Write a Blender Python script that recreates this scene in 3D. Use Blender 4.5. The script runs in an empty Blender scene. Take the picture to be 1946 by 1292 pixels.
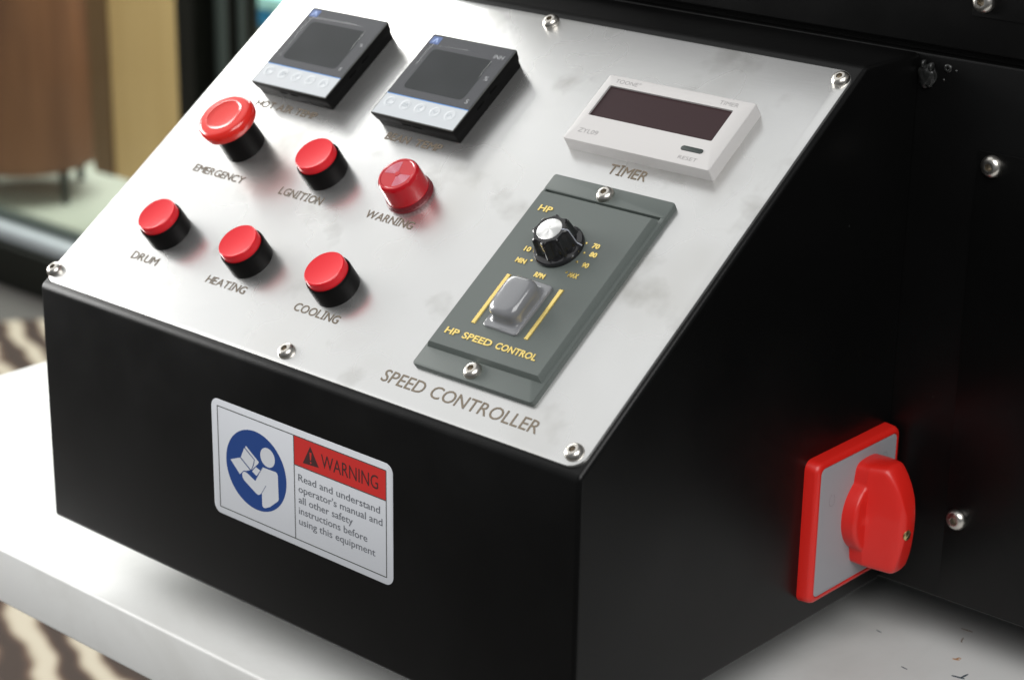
import bpy, bmesh, math, random
from mathutils import Vector, Matrix, noise
random.seed(7)
K = 0.001                                   # millimetres to metres
sc = bpy.context.scene
COL = sc.collection
rad = math.radians

# ------------------------------------------------------------------ camera
cd = bpy.data.cameras.new('camera'); cam = bpy.data.objects.new('camera', cd); COL.objects.link(cam)
cx = Vector((0.744376201896604, 0.667603609616542, 0.01447378585408379))
cy = Vector((0.23448490258323063, -0.24103237657854712, -0.941764420596483))
cz = Vector((-0.6252366755961447, 0.7044209067509716, -0.3359617323767989))
m = Matrix((cx, -cy, -cz)).transposed().to_4x4()
m.translation = Vector((738.535, -519.545, 289.398)) * K
cam.matrix_world = m
cd.lens = 74.19; cd.sensor_width = 36; cd.clip_start = 0.02; cd.clip_end = 100
cd.dof.use_dof = True; cd.dof.focus_distance = 0.812; cd.dof.aperture_fstop = 12.5; cd.dof.aperture_blades = 7
sc.camera = cam

# ------------------------------------------------------------------ world and lamps
w = bpy.data.worlds.new('World'); sc.world = w; w.use_nodes = True
bg = w.node_tree.nodes['Background']; bg.inputs[0].default_value = (0.93, 0.97, 1.0, 1); bg.inputs[1].default_value = 0.17
def area(name, loc, target, size, power, color=(1, 1, 1), sy=None):
    l = bpy.data.lights.new(name, 'AREA'); l.energy = power; l.color = color; l.size = size
    if sy: l.shape = 'RECTANGLE'; l.size_y = sy
    o = bpy.data.objects.new(name, l); COL.objects.link(o)
    o.location = Vector(loc); o.rotation_euler = (Vector(target) - Vector(loc)).to_track_quat('-Z', 'Y').to_euler()
    return o
area('ceiling_light', (-1.72, -0.50, 2.1), (0.1, 0.1, 0.0), 3.1, 32, (1.0, 1.0, 0.99), 4.3)
area('window_light', (-2.15, -0.55, 0.5), (-0.1, 0.05, -0.05), 1.4, 56, (1.0, 0.99, 0.97), 1.0)
area('room_fill_light', (1.55, -1.25, 1.75), (0.2, 0.1, -0.1), 2.0, 52, (1.0, 0.99, 0.98), 1.6)  # added fill, no real lamp: lifts diffuse tones outside the plate's mirror direction
area('daylight_outside', (-2.6, 2.6, 1.6), (-2.3, 2.1, -0.9), 3.6, 230, (1.0, 1.0, 0.97), 3.6)
sc.view_settings.view_transform = 'Standard'; sc.view_settings.look = 'None'
sc.view_settings.exposure = 0.0; sc.view_settings.gamma = 1.0
sc.render.engine = 'CYCLES'
sc.render.resolution_x = 1024; sc.render.resolution_y = 679

# ------------------------------------------------------------------ materials
def mat(name, color, rough=0.5, metal=0.0, coat=0.0, spec=0.5, **kw):
    M = bpy.data.materials.new(name); M.use_nodes = True
    b = M.node_tree.nodes['Principled BSDF']
    b.inputs['Base Color'].default_value = (*color, 1); b.inputs['Roughness'].default_value = rough
    b.inputs['Metallic'].default_value = metal; b.inputs['Coat Weight'].default_value = coat
    b.inputs['Specular IOR Level'].default_value = spec
    for k, v in kw.items(): b.inputs[k.replace('_', ' ')].default_value = v
    return M
def N(M, t, **kw):
    n = M.node_tree.nodes.new(t)
    for k, v in kw.items():
        if k in n.inputs: n.inputs[k].default_value = v
        else: setattr(n, k, v)
    return n
def L(M, a, b): M.node_tree.links.new(a, b)
def BS(M): return M.node_tree.nodes['Principled BSDF']
def ramp(M, src, stops):
    r = M.node_tree.nodes.new('ShaderNodeValToRGB'); e = r.color_ramp.elements
    while len(e) < len(stops): e.new(0.5)
    for i, (p, c) in enumerate(stops):
        e[i].position = p; e[i].color = (*c, 1) if hasattr(c, '__len__') else (c, c, c, 1)
    L(M, src, r.inputs[0]); return r
def coords(M, scale=(1, 1, 1), rot=(0, 0, 0)):
    tc = N(M, 'ShaderNodeTexCoord'); mp = N(M, 'ShaderNodeMapping')
    mp.inputs['Scale'].default_value = scale; mp.inputs['Rotation'].default_value = rot
    L(M, tc.outputs['Object'], mp.inputs[0]); return mp.outputs[0]
def noise_tex(M, scale, detail=4, vec=None, rough=0.5, dist=0.0):
    n = N(M, 'ShaderNodeTexNoise'); n.inputs['Scale'].default_value = scale; n.inputs['Detail'].default_value = detail
    n.inputs['Roughness'].default_value = rough; n.inputs['Distortion'].default_value = dist
    L(M, vec if vec else coords(M), n.inputs['Vector']); return n.outputs[0]
def bump(M, src, strength, dist=0.0005):
    b = N(M, 'ShaderNodeBump'); b.inputs['Strength'].default_value = strength; b.inputs['Distance'].default_value = dist
    L(M, src, b.inputs['Height']); L(M, b.outputs[0], BS(M).inputs['Normal']); return b

def steel_plate_mat():
    M = mat('brushed_steel', (0.8, 0.8, 0.79), 0.3, 0.88)
    n1 = noise_tex(M, 16, 3, rough=0.45, dist=0.2)
    n2 = noise_tex(M, 34, 4, rough=0.5)
    brush = noise_tex(M, 1.0, 3, coords(M, (60, 2600, 1)))
    c = ramp(M, n1, [(0.28, (0.64, 0.635, 0.615)), (0.46, (0.72, 0.72, 0.71)), (0.66, (0.755, 0.755, 0.75))])
    c2 = ramp(M, n2, [(0.28, (0.80, 0.795, 0.78)), (0.42, (1, 1, 1))])
    mx = N(M, 'ShaderNodeMix', data_type='RGBA', blend_type='MULTIPLY'); mx.inputs[0].default_value = 1.0
    L(M, c.outputs[0], mx.inputs[6]); L(M, c2.outputs[0], mx.inputs[7]); L(M, mx.outputs[2], BS(M).inputs['Base Color'])
    r = ramp(M, n1, [(0.3, 0.30), (0.7, 0.235)]); L(M, r.outputs[0], BS(M).inputs['Roughness'])
    bump(M, brush, 0.11, 0.00008)
    return M
STEEL = steel_plate_mat()
def black_paint_mat(name='black_paint', base=0.0028, rough=0.33):
    M = mat(name, (base, base, base * 1.02), rough, spec=0.26)
    n = noise_tex(M, 1900, 2); bump(M, n, 0.22, 0.00014)
    n3 = noise_tex(M, 14, 5, rough=0.6)
    r = ramp(M, n3, [(0.35, rough - 0.05), (0.7, rough + 0.08)]); L(M, r.outputs[0], BS(M).inputs['Roughness'])
    d = noise_tex(M, 420, 1); c = ramp(M, d, [(0.84, (base,) * 3), (0.88, (0.05, 0.05, 0.048))])
    L(M, c.outputs[0], BS(M).inputs['Base Color'])
    return M
BLACK = black_paint_mat()
SEAM = mat('seam_black', (0.002, 0.002, 0.002), 0.9, spec=0.1)
WELD = mat('painted_weld', (0.012, 0.0125, 0.012), 0.36)
SCREW = mat('stainless_screw', (0.66, 0.63, 0.58), 0.28, 1.0)
SOCKET = mat('screw_socket', (0.42, 0.38, 0.32), 0.4, 1.0)
BRASS = mat('brass_screw', (0.75, 0.62, 0.30), 0.3, 1.0)
RED_CAP = mat('red_button_plastic', (0.74, 0.016, 0.026), 0.34, coat=0.25, Coat_Roughness=0.04, spec=0.2)
RED_HEAD = mat('red_mushroom_plastic', (0.76, 0.022, 0.014), 0.2, coat=0.6, Coat_Roughness=0.05)
RED_LENS = mat('red_lens', (0.50, 0.004, 0.012), 0.16, coat=0.7, Coat_Roughness=0.04)
RED_BASE = mat('dark_red_ring', (0.16, 0.008, 0.014), 0.35)
PINK = mat('lens_ridge', (0.72, 0.30, 0.38), 0.25)
BEZEL = mat('black_bezel_plastic', (0.004, 0.0035, 0.0035), 0.42, spec=0.12)
CTRL = mat('controller_black_plastic', (0.004, 0.004, 0.004), 0.62, spec=0.08)
_n = noise_tex(CTRL, 1800, 2); bump(CTRL, _n, 0.2, 0.0001)
CFACE = mat('controller_face_grey', (0.048, 0.050, 0.056), 0.35, spec=0.25)
CSCREEN = mat('controller_screen', (0.012, 0.015, 0.015), 0.35, spec=0.1)
_n = noise_tex(CSCREEN, 60, 2, rough=0.5); _r = ramp(CSCREEN, _n, [(0.4, (0.010, 0.013, 0.013)), (0.7, (0.017, 0.020, 0.021))]); L(CSCREEN, _r.outputs[0], BS(CSCREEN).inputs['Base Color'])
CKEYS = mat('controller_key_strip', (0.54, 0.57, 0.595), 0.38)
CKEY = mat('controller_key', (0.58, 0.61, 0.635), 0.33)
CLINE = mat('blue_line', (0.08, 0.26, 0.62), 0.5)
CLOGO = mat('blue_badge', (0.07, 0.13, 0.34), 0.5)
CLOGO2 = mat('blue_badge_mark', (0.42, 0.55, 0.85), 0.5)
ICON = mat('key_icon_grey', (0.50, 0.54, 0.57), 0.5)
FAINT = mat('faint_print', (0.42, 0.43, 0.44), 0.5)
FILM = bpy.data.materials.new('protective_film'); FILM.use_nodes = True
nt = FILM.node_tree; nt.nodes.remove(nt.nodes['Principled BSDF'])
tr = nt.nodes.new('ShaderNodeBsdfTransparent'); gl = nt.nodes.new('ShaderNodeBsdfGlossy'); gl.inputs['Roughness'].default_value = 0.10
df = nt.nodes.new('ShaderNodeBsdfDiffuse'); df.inputs[0].default_value = (0.5, 0.5, 0.58, 1)
fr = nt.nodes.new('ShaderNodeFresnel'); fr.inputs[0].default_value = 1.55
m1 = nt.nodes.new('ShaderNodeMixShader'); m2 = nt.nodes.new('ShaderNodeMixShader'); m2.inputs[0].default_value = 0.015
m1.inputs[0].default_value = 0.032; nt.links.new(tr.outputs[0], m1.inputs[1]); nt.links.new(gl.outputs[0], m1.inputs[2])
nt.links.new(m1.outputs[0], m2.inputs[1]); nt.links.new(df.outputs[0], m2.inputs[2]); nt.links.new(m2.outputs[0], nt.nodes['Material Output'].inputs[0])
TWHITE = mat('timer_white_plastic', (0.59, 0.575, 0.565), 0.42)
_n = noise_tex(TWHITE, 1500, 2); bump(TWHITE, _n, 0.1, 0.0001)
TSCREEN = mat('timer_screen', (0.026, 0.008, 0.010), 0.3, spec=0.3)
TBTN = mat('timer_button', (0.035, 0.045, 0.042), 0.5)
TPRINT = mat('grey_print', (0.26, 0.25, 0.25), 0.6)
ENGRAVE = mat('engraved_lettering', (0.17, 0.135, 0.095), 0.6, 0.0)
SCGREEN = mat('grey_green_plastic', (0.100, 0.117, 0.109), 0.46)
_n = noise_tex(SCGREEN, 2200, 2); bump(SCGREEN, _n, 0.25, 0.00012)
GOLD = mat('gold_foil', (1.0, 0.77, 0.27), 0.27, 1.0)
_n = noise_tex(GOLD, 500, 3); bump(GOLD, _n, 0.35, 0.0002)
KNOB = mat('glossy_black_knob', (0.010, 0.010, 0.011), 0.16, coat=0.3)
SPUN = mat('spun_aluminium', (0.80, 0.80, 0.79), 0.38, 1.0)
BS(SPUN).inputs['Anisotropic'].default_value = 0.9
_t = N(SPUN, 'ShaderNodeTangent', direction_type='RADIAL', axis='Z'); L(SPUN, _t.outputs[0], BS(SPUN).inputs['Tangent'])
POINTER = mat('white_pointer_line', (0.62, 0.65, 0.72), 0.3)
BOOT = mat('grey_rubber_boot', (0.20, 0.205, 0.215), 0.22, coat=0.9, Coat_Roughness=0.10)
HOLE = mat('dark_opening', (0.008, 0.010, 0.009), 0.8, spec=0.2)
SW_RED = mat('red_switch_plastic', (0.70, 0.016, 0.010), 0.38, coat=0.15)
_n = noise_tex(SW_RED, 1700, 2); bump(SW_RED, _n, 0.12, 0.0001)
SW_GREY = mat('grey_switch_plate', (0.34, 0.34, 0.36), 0.5)
SW_MARK = mat('switch_mark', (0.25, 0.25, 0.27), 0.6)
ST_WHITE = mat('sticker_white', (0.655, 0.675, 0.715), 0.5)
ST_LINE = mat('sticker_line', (0.06, 0.065, 0.06), 0.6)
ST_TEXT = mat('sticker_text', (0.14, 0.15, 0.17), 0.6)
ST_RED = mat('sticker_red', (0.60, 0.020, 0.016), 0.5)
ST_DARK = mat('sticker_dark_red_print', (0.045, 0.008, 0.008), 0.6)
ST_BLUE = mat('sticker_blue', (0.005, 0.048, 0.23), 0.5)
ST_CREASE = mat('sticker_crease', (0.20, 0.23, 0.32), 0.6)
# white painted table
TABLE = mat('white_painted_board', (0.74, 0.745, 0.73), 0.38)
_n = noise_tex(TABLE, 9, 6, rough=0.65, dist=0.4); _r = ramp(TABLE, _n, [(0.3, (0.64, 0.64, 0.62)), (0.5, (0.71, 0.715, 0.70)), (0.75, (0.73, 0.73, 0.72))]); L(TABLE, _r.outputs[0], BS(TABLE).inputs['Base Color'])
_n2 = noise_tex(TABLE, 300, 4); bump(TABLE, _n2, 0.12, 0.0003)
SCUFF_O = mat('orange_scuff', (0.45, 0.20, 0.05), 0.7)
SCUFF_B = mat('brown_scuff', (0.18, 0.10, 0.05), 0.7)
SCUFF_D = mat('blue_grey_scuff', (0.05, 0.07, 0.09), 0.7)
# surroundings
FLOOR = mat('dark_floor', (0.06, 0.057, 0.052), 0.5)
_n = noise_tex(FLOOR, 3, 5); _r = ramp(FLOOR, _n, [(0.3, (0.045, 0.042, 0.04)), (0.7, (0.075, 0.07, 0.065))]); L(FLOOR, _r.outputs[0], BS(FLOOR).inputs['Base Color'])
PAVE = mat('pale_paving', (0.46, 0.48, 0.41), 0.7)
_n = noise_tex(PAVE, 3, 6); _r = ramp(PAVE, _n, [(0.3, (0.42, 0.44, 0.37)), (0.7, (0.54, 0.56, 0.49))]); L(PAVE, _r.outputs[0], BS(PAVE).inputs['Base Color'])
def rug_mat():
    M = mat('zebra_hide', (0.6, 0.5, 0.4), 0.85)
    v = coords(M, (1, 1, 1), (0, 0, rad(-68.5)))
    wv = N(M, 'ShaderNodeTexWave', wave_type='BANDS', bands_direction='X'); wv.inputs['Scale'].default_value = 4.9
    wv.inputs['Distortion'].default_value = 5.0; wv.inputs['Detail'].default_value = 2.0; wv.inputs['Detail Scale'].default_value = 1.2
    wv.inputs['Phase Offset'].default_value = 1.6
    L(M, v, wv.inputs['Vector'])
    r = ramp(M, wv.outputs[0], [(0.15, (0.025, 0.012, 0.007)), (0.42, (0.085, 0.045, 0.028)), (0.65, (0.31, 0.265, 0.20)), (0.9, (0.38, 0.335, 0.265))])
    L(M, r.outputs[0], BS(M).inputs['Base Color'])
    bump(M, noise_tex(M, 400, 3), 0.5, 0.002); return M
RUG = rug_mat()
FRAME = mat('black_window_frame', (0.006, 0.0065, 0.0045), 0.5, spec=0.2)
ALU = mat('grey_aluminium_trim', (0.42, 0.46, 0.48), 0.45, 0.2)
ALU2 = mat('green_grey_seal', (0.045, 0.060, 0.052), 0.5)
GLASS = bpy.data.materials.new('window_glass'); GLASS.use_nodes = True
nt = GLASS.node_tree; nt.nodes.remove(nt.nodes['Principled BSDF'])
tr = nt.nodes.new('ShaderNodeBsdfTransparent'); tr.inputs[0].default_value = (0.93, 0.96, 0.93, 1)
gl = nt.nodes.new('ShaderNodeBsdfGlossy'); gl.inputs['Roughness'].default_value = 0.02
mm_ = nt.nodes.new('ShaderNodeMixShader'); mm_.inputs[0].default_value = 0.05
nt.links.new(tr.outputs[0], mm_.inputs[1]); nt.links.new(gl.outputs[0], mm_.inputs[2]); nt.links.new(mm_.outputs[0], nt.nodes['Material Output'].inputs[0])
def streaky(name, a, b, scale=(9, 9, 1.2), rough=0.6):
    M = mat(name, a, rough); n = noise_tex(M, 1.0, 4, coords(M, scale)); r = ramp(M, n, [(0.35, a), (0.65, b)])
    L(M, r.outputs[0], BS(M).inputs['Base Color']); return M
LEATHER = streaky('brown_leather', (0.15, 0.055, 0.022), (0.29, 0.118, 0.052))
LEATHER_D = mat('brown_leather_piping', (0.10, 0.045, 0.022), 0.6)
TANWOOD = streaky('tan_wood', (0.68, 0.42, 0.19), (0.80, 0.52, 0.25), (14, 14, 1.0))
TANWOOD_D = streaky('brown_wood_edge', (0.17, 0.085, 0.036), (0.22, 0.11, 0.05), (14, 14, 1.0))
NAVY = mat('navy_fabric', (0.05, 0.05, 0.075), 0.8)
BLUE_TUB = mat('blue_plastic_tub', (0.015, 0.26, 0.60), 0.4)
CYAN_LID = mat('pale_cyan_lid', (0.45, 0.86, 0.95), 0.35)
CRATE = mat('olive_crate', (0.16, 0.15, 0.09), 0.7)
METAL_LEG = mat('dark_metal_leg', (0.02, 0.022, 0.015), 0.5)

# ------------------------------------------------------------------ mesh helpers (all in millimetres)
def finish(bm, name, mats, smooth=None):
    bmesh.ops.recalc_face_normals(bm, faces=bm.faces)
    me = bpy.data.meshes.new(name)
    for v in bm.verts: v.co *= K
    bm.to_mesh(me); bm.free()
    for x in (mats if isinstance(mats, (list, tuple)) else [mats]): me.materials.append(x)
    if smooth is not None:
        for p in me.polygons: p.use_smooth = True
        me.set_sharp_from_angle(angle=rad(smooth))
    return me
def place(name, me, parent=None, mw=Matrix.Identity(4), label=None):
    o = bpy.data.objects.new(name, me); COL.objects.link(o)
    o.matrix_world = mw
    if parent:
        o.parent = parent; o.matrix_parent_inverse = WORLD[parent.name].inverted()
    WORLD[o.name] = mw.copy()
    if label: o['label'] = label
    return o
WORLD = {}
def T(x, y, z): return Matrix.Translation(Vector((x, y, z)) * K)
def thing(name, label, cat, loc, group=None):
    o = bpy.data.objects.new(name, None); COL.objects.link(o); o.location = Vector(loc) * K
    o.empty_display_size = 0.05
    WORLD[o.name] = T(*loc)
    o['label'] = label; o['category'] = cat
    if group: o['group'] = group
    return o
def tag(o, label=None, cat=None, group=None, kind=None):
    if label: o['label'] = label
    if cat: o['category'] = cat
    if group: o['group'] = group
    if kind: o['kind'] = kind
    return o
TH = rad(35.74227)
MP = Matrix(((1, 0, 0), (0, math.cos(TH), -math.sin(TH)), (0, math.sin(TH), math.cos(TH)))).to_4x4()
def P(u, v, h=0): return MP @ T(u, v, h)     # a frame on the sloping plate

def add_box(bm, x0, y0, z0, x1, y1, z1, bev=0, seg=2, mi=0):
    vs = [bm.verts.new(c) for c in [(x0,y0,z0),(x1,y0,z0),(x1,y1,z0),(x0,y1,z0),(x0,y0,z1),(x1,y0,z1),(x1,y1,z1),(x0,y1,z1)]]
    fs = [bm.faces.new([vs[i] for i in f]) for f in [(0,3,2,1),(4,5,6,7),(0,1,5,4),(1,2,6,5),(2,3,7,6),(3,0,4,7)]]
    for f in fs: f.material_index = mi
    if bev:
        es = list({e for f in fs for e in f.edges})
        r = bmesh.ops.bevel(bm, geom=es, offset=bev, segments=seg, affect='EDGES', profile=0.5)
        for f in r['faces']: f.material_index = mi
    return vs
def box_me(name, dims, m_, bev=0, seg=2):
    bm = bmesh.new(); add_box(bm, *dims, bev=bev, seg=seg); return finish(bm, name, m_, 35 if bev else None)
def rrect(hx, hy, r, n=6):
    pts = []
    for cx_, cy_, a0 in ((hx-r, hy-r, 0), (-hx+r, hy-r, 90), (-hx+r, -hy+r, 180), (hx-r, -hy+r, 270)):
        for i in range(n + 1):
            a = rad(a0 + 90 * i / n); pts.append((cx_ + r*math.cos(a), cy_ + r*math.sin(a)))
    return pts
def loft(bm, sections, cap0=True, cap1=True, mis=None):
    rings = [[bm.verts.new(p) for p in s] for s in sections]
    n = len(rings[0])
    for i in range(len(rings) - 1):
        for j in range(n):
            f = bm.faces.new([rings[i][j], rings[i][(j+1) % n], rings[i+1][(j+1) % n], rings[i+1][j]])
            if mis: f.material_index = mis[i]
    if cap0: bm.faces.new(rings[0][::-1])
    if cap1:
        f = bm.faces.new(rings[-1])
        if mis: f.material_index = mis[-1]
    return rings
def slab(bm, pts, z0, z1, bev=0):
    if bev:
        cx_ = sum(p[0] for p in pts)/len(pts); cy_ = sum(p[1] for p in pts)/len(pts)
        hx = max(abs(p[0]-cx_) for p in pts); hy = max(abs(p[1]-cy_) for p in pts)
        ins = [(cx_+(x-cx_)*(1-bev/hx), cy_+(y-cy_)*(1-bev/hy)) for x, y in pts]
        mid = [(cx_+(x-cx_)*(1-.3*bev/hx), cy_+(y-cy_)*(1-.3*bev/hy)) for x, y in pts]
        return loft(bm, [[(x, y, z0) for x, y in pts], [(x, y, z1-bev) for x, y in pts], [(x, y, z1-.3*bev) for x, y in mid], [(x, y, z1) for x, y in ins]])
    return loft(bm, [[(x, y, z0) for x, y in pts], [(x, y, z1) for x, y in pts]])
def lathe(profile, segs=48, cap0=False, rfun=None):
    bm = bmesh.new(); rings = []
    for r, h in profile:
        if r < 1e-6: rings.append([bm.verts.new((0, 0, h))])
        else: rings.append([bm.verts.new((r*math.cos(2*math.pi*i/segs), r*math.sin(2*math.pi*i/segs), h)) for i in range(segs)])
    for a, b in zip(rings, rings[1:]):
        for i in range(segs):
            j = (i+1) % segs
            if len(a) == 1 and len(b) == 1: continue
            if len(a) == 1: bm.faces.new([a[0], b[i], b[j]])
            elif len(b) == 1: bm.faces.new([a[i], a[j], b[0]])
            else: bm.faces.new([a[i], a[j], b[j], b[i]])
    if cap0 and len(rings[0]) > 1: bm.faces.new(rings[0][::-1])
    return bm
def poly(bm, pts, z0, z1, mi=0):
    """prism over a (possibly concave) outline"""
    a = [bm.verts.new((x, y, z0)) for x, y in pts]; b = [bm.verts.new((x, y, z1)) for x, y in pts]
    f = bm.faces.new(b); f.material_index = mi
    n = len(pts)
    for i in range(n):
        g = bm.faces.new([a[i], a[(i+1) % n], b[(i+1) % n], b[i]]); g.material_index = mi
    bmesh.ops.triangulate(bm, faces=[f])

# ------------------------------------------------------------------ lettering
_cache = {}
def glyphs(s, offset=0.0, extrude=0.0):
    key = (s, offset, extrude)
    if key in _cache: return _cache[key]
    cu = bpy.data.curves.new('t', 'FONT'); cu.body = s; cu.size = 1.0; cu.offset = offset; cu.extrude = extrude
    cu.resolution_u = 3; cu.fill_mode = 'BOTH' if extrude else 'FRONT'
    o = bpy.data.objects.new('t', cu); COL.objects.link(o)
    bpy.context.view_layer.update()
    dg = bpy.context.evaluated_depsgraph_get()
    me = o.evaluated_get(dg).to_mesh()
    vs = [tuple(v.co) for v in me.vertices]; fs = [tuple(p.vertices) for p in me.polygons]
    o.evaluated_get(dg).to_mesh_clear(); bpy.data.objects.remove(o); bpy.data.curves.remove(cu)
    _cache[key] = (vs, fs); return vs, fs
def text_data(s, serif_i=False, offset=0.0, ext=0.0):
    if not serif_i: return glyphs(s, offset, ext)
    V, F = [], []; x = 0.0; cap = 0.73; t = 0.05
    for ch in s:
        if ch == ' ': x += 0.33; continue
        if ch == 'I':
            rects = [(x+.10, 0, x+.10+t*1.7, cap), (x, 0, x+.285, t*1.2), (x, cap-t*1.2, x+.285, cap)]
            for a, b, c, d in rects:
                n = len(V); V += [(a, b, ext), (c, b, ext), (c, d, ext), (a, d, ext)]; F.append((n, n+1, n+2, n+3))
            x += 0.285 + 0.09; continue
        vs, fs = glyphs(ch, offset, ext); mn = min(v[0] for v in vs); mxx = max(v[0] for v in vs); n = len(V)
        V += [(v[0]-mn+x, v[1], v[2]) for v in vs]; F += [tuple(i+n for i in f) for f in fs]
        x += mxx - mn + 0.09
    return V, F
def text_me(name, s, width, cap, material, serif_i=False, offset=0.0, depth=0.0, fat=0.0, shear=0.0):
    """lettering with its lower left corner at 0,0, given width and cap height in mm"""
    V, F = text_data(s, serif_i, offset, 0.5 if depth else 0.0)
    V, F = list(V), list(F)
    mn = min(v[0] for v in V); mx = max(v[0] for v in V)
    ch = [v[1] for v in glyphs('H', 0, 0)[0]]; H = max(ch)
    sx = width/(mx-mn); sy = cap/H
    if fat:                                          # broader strokes: the outline laid down again beside itself
        n0, F0, V0 = len(V), list(F), list(V)
        for k, (dx, dy) in enumerate(((fat, 0), (fat*.5, fat*.8), (fat*.5, -fat*.6)), 1):
            V += [(x+dx/sx, y+dy/sy, z+k*.012) for x, y, z in V0]; F += [tuple(i+n0*k for i in f) for f in F0]
        depth = depth or 1.0
    me = bpy.data.meshes.new(name)
    me.from_pydata([((x-mn)*sx*K + shear*y*sy*K, y*sy*K, (z*depth if depth else 0.0)*K) for x, y, z in V], [], F)
    me.materials.append(material)
    return me

# ================================================================== SETTING
def sheet(name, x0, y0, x1, y1, z, material, t=20):
    me = box_me(name, (x0, y0, z-t, x1, y1, z), material)
    o = place(name, me); o['kind'] = 'structure'; return o
sheet('floor', -5000, -3000, 4000, 1560, -890, FLOOR)
sheet('paving_outside', -9000, 1560.5, 6000, 12000, -896, PAVE)

# ================================================================== TABLE
t = thing('table', 'white painted board table carrying the black machine', 'table', (300, 350, -890))
place('table_top', box_me('table_top', (-225, -8, -166, 1000, 820, -137), TABLE, 1.6, 3), t)
for x, y in ((-180, 40), (950, 40), (-180, 770), (950, 770)):
    place('table_leg', box_me('table_leg', (x-25, y-25, -890, x+25, y+25, -166.3), TABLE, 1.5), t)
def blob_me(name, pts, material, z0=-137, h=0.25):
    bm = bmesh.new(); poly(bm, pts, z0-0.05, z0+h); return finish(bm, name, material)
def mark(name, cx_, cy_, segs, m_):
    bm = bmesh.new()
    for x0, y0, x1, y1, w_ in segs:
        d = Vector((x1-x0, y1-y0)); n = Vector((-d.y, d.x)).normalized()*w_
        c = Vector((cx_, cy_))
        q = [c+Vector((x0, y0))+n*.6, c+Vector((x0, y0))-n*.6, c+Vector(((x0+x1)/2, (y0+y1)/2))-n, c+Vector((x1, y1))-n*.5, c+Vector((x1, y1))+n*.5, c+Vector(((x0+x1)/2, (y0+y1)/2))+n*.8]
        poly(bm, [tuple(v) for v in q], -137.05, -136.85)
    return finish(bm, name, m_)
for cx_, cy_, segs, m_, lb in (
    (350, 206, [(-1.5, -.8, 1.4, .2, .45), (-.3, -.5, .3, 1.9, .4), (.2, 1.8, 1.4, 1.4, .3)], SCUFF_O, 'small orange scuff'),
    (343, 223, [(-.8, 2.0, -.3, -.5, .25), (-.3, -.5, .8, -2.2, .3)], SCUFF_B, 'thin curved brown scuff'),
    (339.5, 232, [(-2.5, .2, 2.8, .6, .35)], SCUFF_B, 'thin curved brown scuff'),
    (359, 193, [(-3, -1.0, 2.5, .2, .6), (.8, 0, 1.4, 4.6, .55)], SCUFF_D, 'dark blue grey scuff'),
    (338, 184, [(-1.6, .2, 1.5, -.3, .3)], SCUFF_D, 'dark blue grey scuff'),
    (312, 205, [(-1.4, .3, 1.5, -.4, .22)], SCUFF_D, 'dark blue grey scuff')):
    place('scuff_mark', mark('scuff_mark', cx_, cy_, segs, m_), t, label=lb)

# ================================================================== THE MACHINE
M0 = thing('coffee_roaster', 'black metal machine with a sloping steel control panel of red buttons and displays', 'machine', (155, 300, -137))
# --- console cabinet: a folded black box with a sloping top
def cabinet():
    bm = bmesh.new()
    y2 = (118.15+1.48)/math.tan(TH)
    prof = [(0, -112.3), (0, -1.48), (y2, 118.15), (203.4, 118.15), (203.4, -112.3)]
    a = [bm.verts.new((0, y, z)) for y, z in prof]; b = [bm.verts.new((310, y, z)) for y, z in prof]
    bm.faces.new(a); bm.faces.new(b[::-1])
    n = len(prof)
    for i in range(n): bm.faces.new([a[i], b[i], b[(i+1) % n], a[(i+1) % n]])
    es = [e for e in bm.edges if not all(abs(v.co.y-203.4) < 1e-3 for v in e.verts)]
    bmesh.ops.bevel(bm, geom=es, offset=2.1, segments=4, affect='EDGES', profile=0.5)
    return finish(bm, 'console_box', BLACK, 40)
place('console_box', cabinet(), M0)
# --- upright body behind
place('lower_body', box_me('lower_body', (-2, 204, -111, 640, 640, 118.6), BLACK, 1.2, 3), M0)
place('body_seam', box_me('body_seam', (0, 208, 118.7, 638, 636, 121.9), SEAM), M0)
place('upper_body', box_me('upper_body', (-2, 203, 122, 640, 641, 250), BLACK, 0.8, 3), M0)
place('access_panel', box_me('access_panel', (340, 203.1, -109, 634, 204.0, 84.2), BLACK, 0.3, 2), M0)
place('access_panel', box_me('access_panel', (332.5, 202.1, 136.2, 634, 203.0, 240), BLACK, 0.3, 2), M0)
for x, y in ((60, 120), (250, 120), (60, 560), (600, 560), (600, 260)):
    place('foot', box_me('foot', (x-18, y-18, -137, x+18, y+18, -111), SEAM, 2), M0)
# front foot rail seen as the dark root of the shadow under the console
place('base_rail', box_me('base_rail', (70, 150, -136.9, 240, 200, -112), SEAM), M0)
# --- weld where console meets body
def weld():
    bm = bmesh.new()
    bmesh.ops.create_icosphere(bm, subdivisions=4, radius=1.0)
    for v in bm.verts:
        d = v.co.copy(); n = noise.fractal(d*1.7 + Vector((3, 1, 8)), 1.0, 2.0, 4)
        v.co = Vector((d.x*4.6, d.y*2.4, d.z*5.4)) * (.92 + .17*n)
        if d.z < 0: v.co.x *= 1 + .15*d.z
    for cx_, cz_, r in ((-1.5, 4.6, 1.5), (2.1, 3.9, 1.7)):
        r2 = bmesh.ops.create_icosphere(bm, subdivisions=2, radius=r)
        for v in r2['verts']: v.co = Vector((v.co.x*.7+cx_, v.co.y-1, v.co.z*1.3+cz_)) + Vector((noise.noise(v.co*1.2)*.5,)*3)
    return finish(bm, 'weld_bead', WELD, 60)
place('weld_bead', weld(), M0, T(314.2, 203.6, 109.5))
bm = lathe([(0.5, .4), (0.9, .7), (1.5, .5), (1.8, 0)], 16)
place('weld_spatter', finish(bm, 'weld_spatter', WELD, 60), M0, T(323.0, 204.0, 113.8) @ Matrix.Rotation(rad(90), 4, 'X'))
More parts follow.
